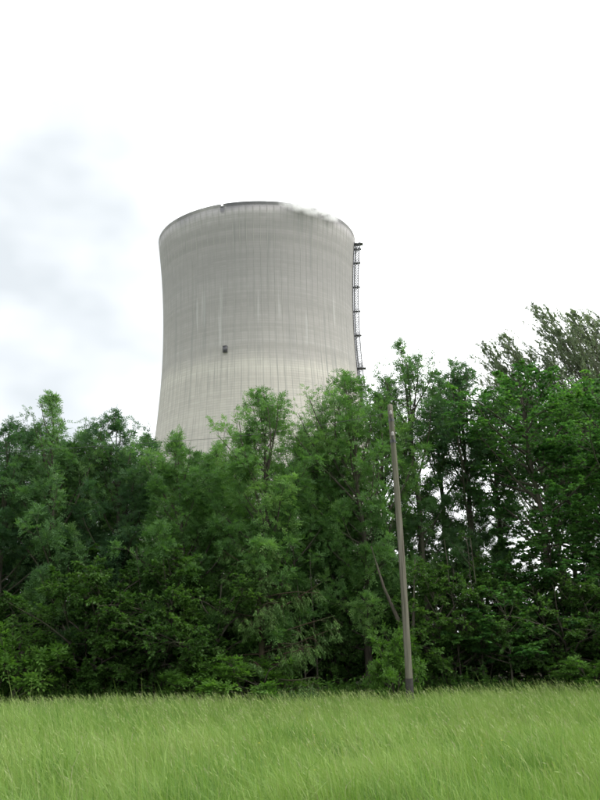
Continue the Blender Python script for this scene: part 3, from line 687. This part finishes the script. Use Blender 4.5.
# ------------------------------------------------------------------ meadow grass and weeds
n = NM('meadow_grass')
tcol = n.ramp(n.attr('tint'), (0.0, (.070, .148, .026)), (.35, (.132, .228, .044)), (.65, (.190, .280, .068)), (.85, (.225, .280, .105)), (1.0, (.24, .235, .145)))
M['grass'] = n.leafy(tcol, .35, .55, .3)
def pnoise(x, y, seed):
    r = np.random.default_rng(seed); o = np.zeros_like(x)
    for k in range(9):
        a = r.uniform(0, 6.28); f = r.uniform(.25, 2.2); o += np.sin((x * np.cos(a) + y * np.sin(a)) * f + r.uniform(0, 6.28)) / (1 + .5 * f)
    return o / 3
def meadow():
    rng = np.random.default_rng(77)
    def scatter(N, y0, y1, half):
        y = np.sqrt(rng.uniform(size=N) * (y1 ** 2 - y0 ** 2) + y0 ** 2) if half else rng.uniform(y0, y1, N)
        x = rng.uniform(-1, 1, N) * ((.34 * y + 1.8) if half else 22)
        return x, y
    xs = [scatter(190000, 8.0, 17.5, True), scatter(24000, 4, 27.3, False), scatter(165000, 17.5, 27.3, True)]
    x = np.concatenate([a[0] for a in xs]); y = np.concatenate([a[1] for a in xs]); N = len(x)
    pn = pnoise(x, y, 3); pc = pnoise(x * 1.7, y * 1.7, 9)
    cl = pnoise(x * 3.2, y * 1.9, 14); fl = np.clip(pnoise(x * 1.3 + 3, y * 1.1, 15) - .36, 0, 1) * 1.9
    h = (.275 + .12 * pn + .07 * cl) * (1 - .45 * np.clip(fl, 0, 1)) * rng.lognormal(0, .30, N) * np.clip(1.25 - (y - 14) * .035, .78, 1.1)
    tus = np.ones(N)
    tint = np.clip(.42 + .14 * pc + .20 * cl - .22 * fl + .18 * pnoise(x * .5, y * .5, 21) + rng.normal(size=N) * .16, 0, .82)
    ty = np.sqrt(rng.uniform(size=150) * (27 ** 2 - 8.5 ** 2) + 8.5 ** 2); tx = rng.uniform(-.34, .34, 150) * ty; tr_ = rng.uniform(.12, .32, 150); ts = rng.uniform(-.22, .16, 150)
    for k in range(150):                                              # tussocks of darker or paler kinds of grass
        near = (np.abs(x - tx[k]) < tr_[k] * 1.3) & (np.abs(y - ty[k]) < tr_[k]); tint[near] = np.clip(tint[near] + ts[k], 0, .85); tus[near] = 1.0 + abs(ts[k]) * 1.6
    tint = np.where(rng.uniform(size=N) < .05, rng.uniform(.8, .97, N), tint)
    h = h * tus
    wd = rng.uniform(.0035, .0075, N) * (1 + (y - 8) / 26)
    la = rng.normal(math.pi, 1.2, N) + 1.1 * pc                        # the wind lays it to the left
    ln = h * np.clip(rng.normal(.40, .32, N) + .12 * pn + .9 * fl, .02, 1.5)
    fa = rng.uniform(0, 6.28, N)
    z0 = gz(x, y) - .01
    L = np.stack([np.cos(la) * ln, np.sin(la) * ln * .6, np.zeros(N)], -1); S = np.stack([np.cos(fa) * wd / 2, np.sin(fa) * wd / 2, np.zeros(N)], -1)
    B = np.stack([x, y, z0], -1); mid = B + L * .30 + UPV * (h * .60)[:, None]; tip = B + L + UPV * (h * np.clip(1.02 - .35 * (ln / h) ** 2, .5, 1.05))[:, None]
    V = np.stack([B - S, B + S, mid - S * .9, mid + S * .9, tip], 1).reshape(-1, 3)
    b = np.arange(N) * 5; nr = len(xs[0][0]) + len(xs[1][0]); bf = b[nr:]; b = b[:nr]
    T = np.concatenate([np.stack([np.stack([b, b+1, b+3], -1), np.stack([b, b+3, b+2], -1), np.stack([b+2, b+3, b+4], -1)], 1).reshape(-1, 3), np.stack([bf, bf+1, bf+4], -1)])   # far blades are single slivers
    # flowering stalks with loose heads
    M2 = 7000; sx, sy = scatter(M2, 8.5, 27.4, True); hh = rng.uniform(.34, .55, M2) * np.clip(1.15 - (sy - 8) * .018, .8, 1.15) * (1 + .12 * pnoise(sx, sy, 3)); la2 = rng.normal(math.pi, .6, M2); ln2 = hh * rng.uniform(.15, .55, M2)
    Bs = np.stack([sx, sy, gz(sx, sy)], -1); Ls = np.stack([np.cos(la2) * ln2, np.sin(la2) * ln2 * .6, np.zeros(M2)], -1)
    w2 = .0022 * (1 + (sy - 8) / 20); S2 = np.stack([w2, np.zeros(M2), np.zeros(M2)], -1)
    tp = Bs + Ls + UPV * (hh * .92)[:, None]; m2 = Bs + Ls * .35 + UPV * (hh * .58)[:, None]
    V2 = np.stack([Bs - S2, Bs + S2, m2 - S2, m2 + S2, tp - S2, tp + S2], 1).reshape(-1, 3); b2 = np.arange(M2) * 6 + len(V)
    T2 = np.stack([np.stack([b2, b2+1, b2+3], -1), np.stack([b2, b2+3, b2+2], -1), np.stack([b2+2, b2+3, b2+5], -1), np.stack([b2+2, b2+5, b2+4], -1)], 1).reshape(-1, 3)
    hd = nrm(tp - m2); HP, HD = [], []
    for q in range(3):
        HP.append(tp - hd * (.07 - .035 * q)); HD.append(nrm(hd + rng.normal(size=hd.shape) * .28))
    HP = np.concatenate(HP); HD = np.concatenate(HD); Nn = leaf_normals(HD, rng, .1)
    V3, T3 = blades(HP, HD, Nn, rng.uniform(.05, .085, len(HP)), np.tile(.008 * (1 + (sy - 8) / 24), 3), 0)
    T3 = T3 + len(V) + len(V2)
    tt = np.concatenate([np.repeat(tint, 5), np.repeat(rng.uniform(.55, .85, M2), 6), np.repeat(np.tile(rng.uniform(.68, .97, M2), 3), 4)])
    o = obj('meadow_grass', mesh_np('meadow_grass', np.concatenate([V, V2, V3]), T=np.concatenate([T, T2, T3]), attrs={'tint': tt}), M['grass'])
    tag(o, 'tall light green meadow grass leaning in the wind', 'grass', kind='stuff')
meadow()

def weeds():
    rng = np.random.default_rng(31); N = 1500
    x = rng.uniform(-13, 13, N); y = 26.7 + np.abs(rng.normal(size=N)) * 1.3; h = rng.uniform(.25, .75, N) * (1 + .5 * pnoise(x, y, 5)); h = np.clip(h, .15, 1.1)
    B = np.stack([x, y, gz(x, y)], -1); D = nrm(np.stack([rng.normal(size=N) * .18 - .08, rng.normal(size=N) * .18, np.ones(N)], -1))
    ST = B[:, None] + D[:, None] * (h[:, None] * np.linspace(0, 1, 3))[..., None]
    vs, qs = tubes(ST, np.full((N, 3), .005), 3)
    n_ = 15; idx = np.repeat(np.arange(N), n_); s = rng.uniform(.15, 1, N * n_); p = B[idx] + D[idx] * (h[idx] * s)[:, None]
    az = rng.uniform(0, 6.28, len(idx)); d = nrm(np.stack([np.cos(az), np.sin(az), rng.uniform(-.1, .6, len(idx))], -1))
    v, t = blades(p, d, leaf_normals(d, rng, .75), rng.uniform(.07, .16, len(idx)), rng.uniform(.03, .06, len(idx)), .1)
    tint = np.clip(.45 + rng.normal(size=N) * .2, 0, 1)
    V = np.concatenate([vs, v]); T = t + len(vs)
    o = obj('edge_weeds', mesh_np('edge_weeds', V, T=T, Q=qs, attrs={'tint': np.concatenate([np.repeat(tint * .6, 9), np.repeat(tint[idx] + rng.normal(size=len(idx)) * .08, 4)])}), M['weed'])
    tag(o, 'nettles and low weeds where the meadow meets the trees', 'weeds', kind='stuff')
weeds()


def flowers():
    rng = np.random.default_rng(8); n_ = 34; y = rng.uniform(10, 22, n_); x = rng.uniform(-.3, .36, n_) * y
    V = []; T = []
    for k in range(n_):
        c_ = np.array([x[k], y[k], float(gz(x[k], y[k])) + rng.uniform(.30, .42)])
        V += [c_ - [0, 0, .3], c_ - [.003, 0, .3], c_]; b = len(V); T.append((b - 3, b - 2, b - 1))
        for p in range(5):
            a0 = p * 1.2566 + rng.uniform(0, .3); d = np.array([math.cos(a0), math.sin(a0), .35]); e = np.array([-math.sin(a0), math.cos(a0), 0])
            b = len(V); V += [c_, c_ + d * .008 + e * .006, c_ + d * .014, c_ + d * .008 - e * .006]; T += [(b, b + 1, b + 2), (b, b + 2, b + 3)]
    n = NM('buttercup'); n.surf(n.ramp(n.noise(n.coords(), 4, 2), (.3, (.62, .50, .03)), (.7, (.75, .66, .06))), .4, .4)
    tag(obj('meadow_flowers', mesh_np('meadow_flowers', V, T=T), n.m), 'tiny yellow flowers scattered in the meadow grass', 'flowers', kind='stuff')
flowers()
